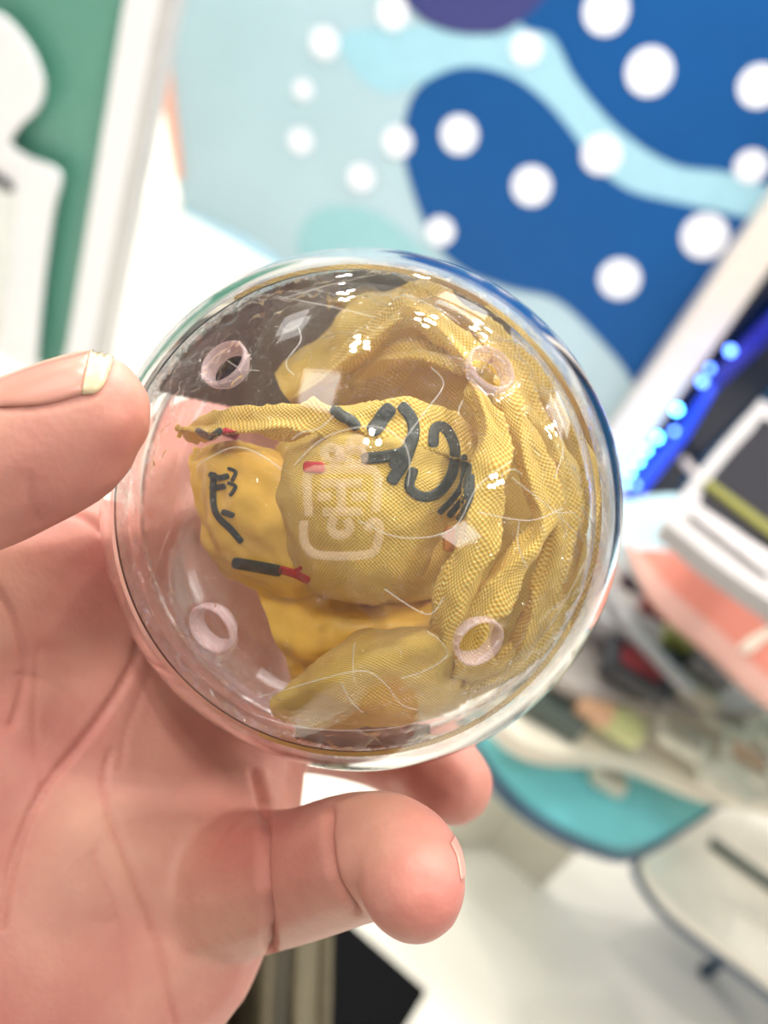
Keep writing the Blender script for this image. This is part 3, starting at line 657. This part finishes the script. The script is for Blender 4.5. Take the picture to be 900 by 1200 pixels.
V, F = patchmesh(lambda x, y: 395 < x < 470 and 300 < y < 345, 0.0345, 120)
mesh('printed_band', V, F, mat('slate_ink', lin(70, 74, 84), 0.4), refl_sheet)

# crumpled clear film bag round the tote
M_film = clear_mat('clear_film', ior=1.5, edge0=None, bump=1.0, bscale=210, gloss=0.7, rough=0.02)
Vf, Ff = ico((0, 0, 0), 1.0, 7); out = []
for v in Vf:
    d = v/np.linalg.norm(v)
    def rd(f, sd): return (1-min(1, abs(fbm(d, f, 2, sd))*2.2))**2
    r = 0.0360+0.0004*fbm(d, 2.2, 2, 40)-0.0010*rd(3.0, 50)-0.0009*rd(6, 60)-0.0006*rd(13, 70)
    out.append(SB+d*max(0.0341, min(r, 0.0363)))
film = tag(mesh('film_bag', np.array(out), Ff, M_film), 'crumpled clear plastic film bag wrapped round the yellow tote in the capsule', 'bag')
film['label'] = 'crumpled clear film wrapper around the folded yellow cloth'
film['category'] = 'wrapper'
# creases and sealed edges of the film
M_crease = frosted('film_crease', lin(250, 246, 240), 0.2, 0.1)
V, F = np.zeros((0, 3)), []
cl = [[(295, 835), (292, 822), (310, 815), (345, 805), (380, 795), (425, 786), (450, 800), (470, 825), (490, 832)], [(296, 836), (340, 850), (400, 856), (460, 853), (520, 838)],
      [(290, 340), (340, 350), (400, 362), (440, 372)], [(265, 350), (300, 345), (335, 352)], [(345, 440), (335, 425), (352, 400), (350, 385)], [(500, 740), (515, 750), (524, 768), (500, 785), (470, 795)],
      [(345, 545), (370, 520), (400, 505), (440, 500), (470, 515), (480, 540), (478, 570)], [(230, 545), (270, 525), (300, 530), (330, 550)], [(585, 570), (590, 555), (602, 550), (612, 556)],
      [(600, 560), (650, 600), (690, 640)], [(690, 560), (700, 620), (670, 690), (640, 740)], [(640, 480), (660, 520), (650, 560)], [(420, 610), (470, 630), (530, 620), (560, 570), (600, 540)],
      [(330, 350), (400, 330), (440, 322)], [(505, 430), (520, 450), (500, 480), (470, 520)], [(540, 380), (510, 360), (470, 345)], [(560, 600), (620, 610), (660, 595)], [(450, 690), (500, 720), (520, 700)], [(400, 800), (410, 820), (425, 835)], [(650, 750), (620, 790), (560, 830)]]
for k in range(7):
    a = rng.uniform(0, 2*PI); r = 290*math.sqrt(rng.uniform(0.05, 0.8)); x, y = 425+r*math.cos(a), 597+r*math.sin(a); th = rng.uniform(0, PI); Ln = rng.uniform(20, 60)
    cl.append([(x+math.cos(th)*Ln*t+rng.normal(0, 3), y+math.sin(th)*Ln*t+rng.normal(0, 3)) for t in (-0.5, -0.15, 0.2, 0.5)])
for s in cl:
    q = smoothpoly(s, False, 5); q = [(x, y) for x, y in q if math.hypot(x-425, y-597) < 282]
    if len(q) > 3: V, F = add((V, F), tube([onball(a, b, 0.0352) for a, b in q], 0.00010, 6))
o = mesh('crease', V, F, M_crease, film)

# ================================================================== THE HAND
M_skin = skin_mat()
HV, HF = [], []
_ic = ico((0, 0, 0), 1.0, 2)
def ball(c, r):
    global HV, HF
    n = len(HV)*len(_ic[0]); HV.append(_ic[0]*r+c); HF += [[i+n for i in f] for f in _ic[1]]
def chain(pts, step=0.22):
    A = np.array([[*P(a, b, d/1000), r/1000] for a, b, d, r in pts]); Q = smoothpoly(A, False, 14)
    last = None
    for q in Q:
        if last is None or np.linalg.norm(q[:3]-last) > q[3]*step: ball(q[:3], q[3]); last = q[:3]
def sheet(net, n=12):
    A = np.array([[[*P(a, b, d/1000), r/1000] for a, b, d, r in row] for row in net]); B = crom(A, n, n)
    for row in B:
        for q in row: ball(q[:3], q[3])
THUMB = [(-330, 800, 140, 17), (-220, 680, 130, 13), (-110, 600, 122, 10.5), (-20, 548, 121, 9.4), (45, 518, 121, 9.0), (90, 492, 121, 8.1), (107, 482, 121, 7.6)]
chain(THUMB)
chain([(-20, 560, 123, 9.3), (60, 530, 122, 8.2), (100, 512, 122, 7.2)])
sheet([[(-330, 760, 150, 18), (-120, 690, 152, 14), (40, 660, 166, 11.5), (150, 640, 178, 11), (235, 610, 187, 10)],
       [(-340, 900, 155, 22), (-120, 860, 156, 19), (50, 800, 168, 16), (170, 770, 178, 13.5), (275, 730, 190, 11)],
       [(-340, 1080, 160, 24), (-100, 1040, 160, 21), (60, 960, 166, 18), (180, 900, 174, 15.5), (285, 860, 184, 12)],
       [(-300, 1260, 162, 25), (-60, 1200, 160, 22), (80, 1120, 162, 18), (180, 1050, 166, 14.5), (255, 1015, 168, 12.5)],
       [(-200, 1500, 165, 26), (0, 1420, 165, 22), (80, 1290, 166, 17), (150, 1190, 168, 14), (222, 1110, 168, 12.5)]], 34)
chain([(-150, 1350, 165, 25), (-260, 1650, 175, 27), (-380, 1950, 190, 29), (-520, 2300, 210, 32)])   # wrist and forearm
chain([(200, 630, 184, 11), (275, 540, 196, 9.5), (350, 460, 198, 8.4), (420, 400, 192, 7.8), (455, 370, 186, 7.2)])   # index behind the ball
chain([(140, 620, 178, 11), (200, 545, 189, 11), (270, 510, 196, 10.5), (340, 470, 198, 9)])   # web between thumb and index
chain([(250, 720, 187, 11), (350, 660, 198, 9.5), (450, 620, 202, 8.6), (540, 600, 198, 8.0), (590, 600, 192, 7.4)])   # middle behind
chain([(270, 840, 183, 11.5), (350, 845, 190, 9.8), (430, 862, 193, 9.2), (490, 890, 189, 8.7), (516, 908, 184, 8.4), (534, 922, 181, 7.2)])   # ring finger
chain([(215, 1050, 168, 12.5), (285, 1035, 160, 11.5), (350, 1025, 149, 9.7), (405, 1008, 138, 8.9), (445, 1000, 131, 8.1), (475, 1008, 126, 7.1), (484, 1038, 121, 6.5), (487, 1050, 119.5, 5.6)])  # little finger
Vh = np.vstack(HV)
src = mesh('hand_source', Vh, HF, M_skin, loc=P(100, 900, 0.17), smooth=True)
md = src.modifiers.new('remesh', 'REMESH'); md.mode = 'VOXEL'; md.voxel_size = 0.00062; md.use_smooth_shade = True
md = src.modifiers.new('smooth', 'SMOOTH'); md.factor = 0.6; md.iterations = 20
dg = bpy.context.evaluated_depsgraph_get(); me = bpy.data.meshes.new_from_object(src.evaluated_get(dg)); me.name = 'hand'
bpy.data.objects.remove(src)
nv = len(me.vertices); co = np.zeros(nv*3); me.vertices.foreach_get('co', co); co = co.reshape(-1, 3)+P(100, 900, 0.17)
no = np.zeros(nv*3); me.vertices.foreach_get('normal', no); no = no.reshape(-1, 3)
q = co-CAM; z = q@Fv; PX = 450+FPX*(q@RI)/z; PY = 600-FPX*(q@UI)/z
facing = (no*(CAM-co)).sum(1)/np.linalg.norm(CAM-co, axis=1)
def dline(pts):
    q = smoothpoly(pts, False, 8); best = np.full(nv, 1e9)
    for a, b in zip(q[:-1], q[1:]):
        ab = b-a; t = np.clip(((PX-a[0])*ab[0]+(PY-a[1])*ab[1])/(ab@ab+1e-9), 0, 1)
        best = np.minimum(best, np.hypot(PX-a[0]-ab[0]*t, PY-a[1]-ab[1]*t))
    return best
red = np.zeros(nv); disp = np.zeros(nv)
for pts, amp, sg, zr in [([(300, 905), (310, 950), (307, 1010), (312, 1060), (319, 1118)], 1.8, 5, (0.13, 0.2)), ([(386, 950), (384, 985), (392, 1030), (416, 1068)], 1.1, 5, (0.1, 0.16)),
                     ([(0, 1085), (18, 1000), (52, 925), (105, 858), (150, 790), (168, 735)], 0.8, 5, (0.13, 0.2)), ([(130, 880), (122, 930), (150, 1010), (180, 1090), (205, 1200)], 0.5, 4, (0.13, 0.2)),
                     ([(-5, 690), (15, 725), (28, 790), (15, 850)], 0.5, 5, (0.13, 0.2)), ([(45, 760), (40, 850), (48, 930)], 0.25, 3, (0.13, 0.2)), ([(100, 830), (60, 800), (20, 790)], 0.2, 3, (0.13, 0.2)),
                     ([(78, 600), (100, 606), (120, 622)], 0.8, 5, (0.13, 0.2)), ([(33, 560), (36, 590), (44, 610)], 0.25, 5, (0.1, 0.13)), ([(190, 760), (150, 850), (140, 900)], 0.3, 4, (0.13, 0.2)), ([(110, 1000), (140, 1080), (150, 1180)], 0.2, 4, (0.13, 0.2)),
                     ([(0, 478), (40, 478), (80, 470), (112, 462), (124, 448), (132, 425)], 0.35, 4, (0.1, 0.13))]:
    d = dline(pts); g = np.exp(-(d/sg)**2)*(facing > 0.05)*(z > zr[0])*(z < zr[1]); disp += g*amp*0.001; red = np.maximum(red, np.exp(-(d/(sg*1.3))**2)*(facing > 0)*(z > zr[0])*(z < zr[1])*min(0.3, 0.12+amp*0.14))
for (x, y, s, a) in [(265, 985, 45, 0.4), (140, 690, 80, 0.3), (230, 840, 50, 0.25), (20, 1000, 60, 0.15), (60, 760, 50, 0.15), (60, 620, 70, 0.2), (110, 1130, 60, 0.12), (490, 1060, 40, 0.3), (520, 925, 45, 0.35), (150, 500, 50, 0.2), (200, 780, 80, 0.2), (350, 1030, 35, 0.18)]:
    red = np.maximum(red, a*np.exp(-((PX-x)**2+(PY-y)**2)/s**2))
co = co-no*disp[:, None]
# fine undulation of flesh
base = P(100, 900, 0.17)
me.vertices.foreach_set('co', (co-base).ravel()); at = me.attributes.new('redness', 'FLOAT', 'POINT'); at.data.foreach_set('value', red.astype(np.float32)); me.update()
me.materials.clear(); me.materials.append(M_skin)
person = empty('person', base-np.array([0, 0, 0.1]), 'left hand of a person gripping the clear capsule, khaki zipped garment below', 'person')
ho = bpy.data.objects.new('hand', me); COL.objects.link(ho); ho.parent = person; ho.location = Vector(base)-person.location
for p in me.polygons: p.use_smooth = True
from mathutils.bvhtree import BVHTree
bvh = BVHTree.FromPolygons([tuple(c) for c in co], [tuple(p.vertices) for p in me.polygons])
def onhand(px, py, lift=0.0003):
    v = ray(px, py); hit = bvh.ray_cast(Vector(CAM), Vector(v))
    if hit[0] is None: return None
    return np.array(hit[0])+np.array(hit[1])*lift
# thumb nail: plate on the upper side, pale free edge
M_nail = mat('nail_plate', lin(208, 148, 132), 0.25, 0.5, var=0.03, scale=200); M_nailt = mat('nail_free_edge', lin(218, 198, 160), 0.3, 0.5)
def nail(top, bot, m, name, lift=0.00025, tip=None, n=14, k=10):
    T = smoothpoly(top, False, n//2); B = smoothpoly(bot, False, n//2); V = []
    m_ = min(len(T), len(B)); ok = True
    for i in range(m_):
        for j in range(k):
            t = j/(k-1); a = T[i]*(1-t)+B[i]*t; hp = onhand(*a, lift*(0.4+0.6*math.sin(PI*t)**0.5))
            if hp is None: hp = onhand(*(a+(B[i]-a)*0.25), lift)
            if hp is None: hp = V[-1] if V else P(a[0], a[1], 0.118)
            V.append(hp)
    o = mesh(name, np.array(V), gridF(m_, k), m, person); s = o.modifiers.new('solid', 'SOLIDIFY'); s.thickness = 0.00025; s.offset = 0; return o
nl = nail([(-40, 462), (0, 447), (50, 428), (106, 413)], [(-40, 482), (0, 477), (50, 474), (96, 462)], M_nail, 'thumb_nail')
nt_ = nail([(106, 413), (120, 409), (134, 408)], [(96, 462), (112, 460), (122, 448)], M_nailt, 'nail_edge', 0.0004); nt_['label'] = 'pale free edge of the thumb nail'
nail([(532, 980), (541, 1000), (545, 1024)], [(527, 988), (535, 1006), (539, 1032)], mat('finger_nail_plate', lin(206, 152, 138), 0.3), 'finger_nail', 0.0002)
# garment under the hand
M_khaki = mat('khaki_cloth', lin(112, 104, 84), 0.85, 0.2, var=0.15, scale=40, bump=0.4)
net = [[(150+i*34+((j*18) if i else 0)*0, 1060+j*70, 0.50+0.03*math.sin(i*2.1)) for i in range(9)] for j in range(8)]
A = np.array([[P(x-(y-1060)*0.02, y, d) for x, y, d in row] for row in net]); B = crom(A, 60, 120)
for i in range(60):
    for j in range(120):
        B[i, j] += Fv*(0.012*math.sin(j*0.33+0.5*math.sin(i*0.1)))
# round the right hand side back
for i in range(60):
    for j in range(96, 120): B[i, j] += Fv*0.12*((j-96)/24)**2-RI*0.03*((j-96)/24)**2
gar = fixn(mesh('jacket', B.reshape(-1, 3), gridF(60, 120), M_khaki, person)); s = gar.modifiers.new('solid', 'SOLIDIFY'); s.thickness = 0.004
M_zip = mat('zip_grey', lin(120, 116, 104), 0.4, metal=0.4)
V, F = np.zeros((0, 3)), []
for k in range(60):
    c = P(334-k*0.35, 1100+k*5.2, 0.474)
    V, F = add((V, F), prism([c-RI*0.003-UI*0.0007, c+RI*0.003-UI*0.0007, c+RI*0.003+UI*0.0007, c-RI*0.003+UI*0.0007], -Fv*0.002))
o = mesh('zip_teeth', V, F, M_zip, gar, smooth=False)

# the torso of the person, behind the camera: seen only mirrored in the capsule
rings = [(0.55, 0.19, 0.13), (0.75, 0.185, 0.125), (0.95, 0.18, 0.12), (1.12, 0.2, 0.13), (1.25, 0.225, 0.13), (1.32, 0.21, 0.11), (1.365, 0.13, 0.085), (1.39, 0.075, 0.07), (1.43, 0.065, 0.065)]
R_ = smoothpoly(rings, False, 5); V = []; K = 48
for z, a, b in R_:
    for k in range(K):
        t = 2*PI*k/K; f = 1+0.02*math.sin(z*40+4*math.sin(t*2)); V.append((a*f*math.copysign(abs(math.cos(t))**0.8, math.cos(t)), -0.32+b*f*math.copysign(abs(math.sin(t))**0.8, math.sin(t)), z))
F = [[i*K+k, i*K+(k+1) % K, (i+1)*K+(k+1) % K, (i+1)*K+k] for i in range(len(R_)-1) for k in range(K)]
F += [list(range(K))[::-1], [(len(R_)-1)*K+k for k in range(K)]]
fixn(mesh('coat', np.array(V), F, mat('dark_taupe_cloth', lin(84, 74, 60), 0.9, 0.2, var=0.15, scale=30), person))
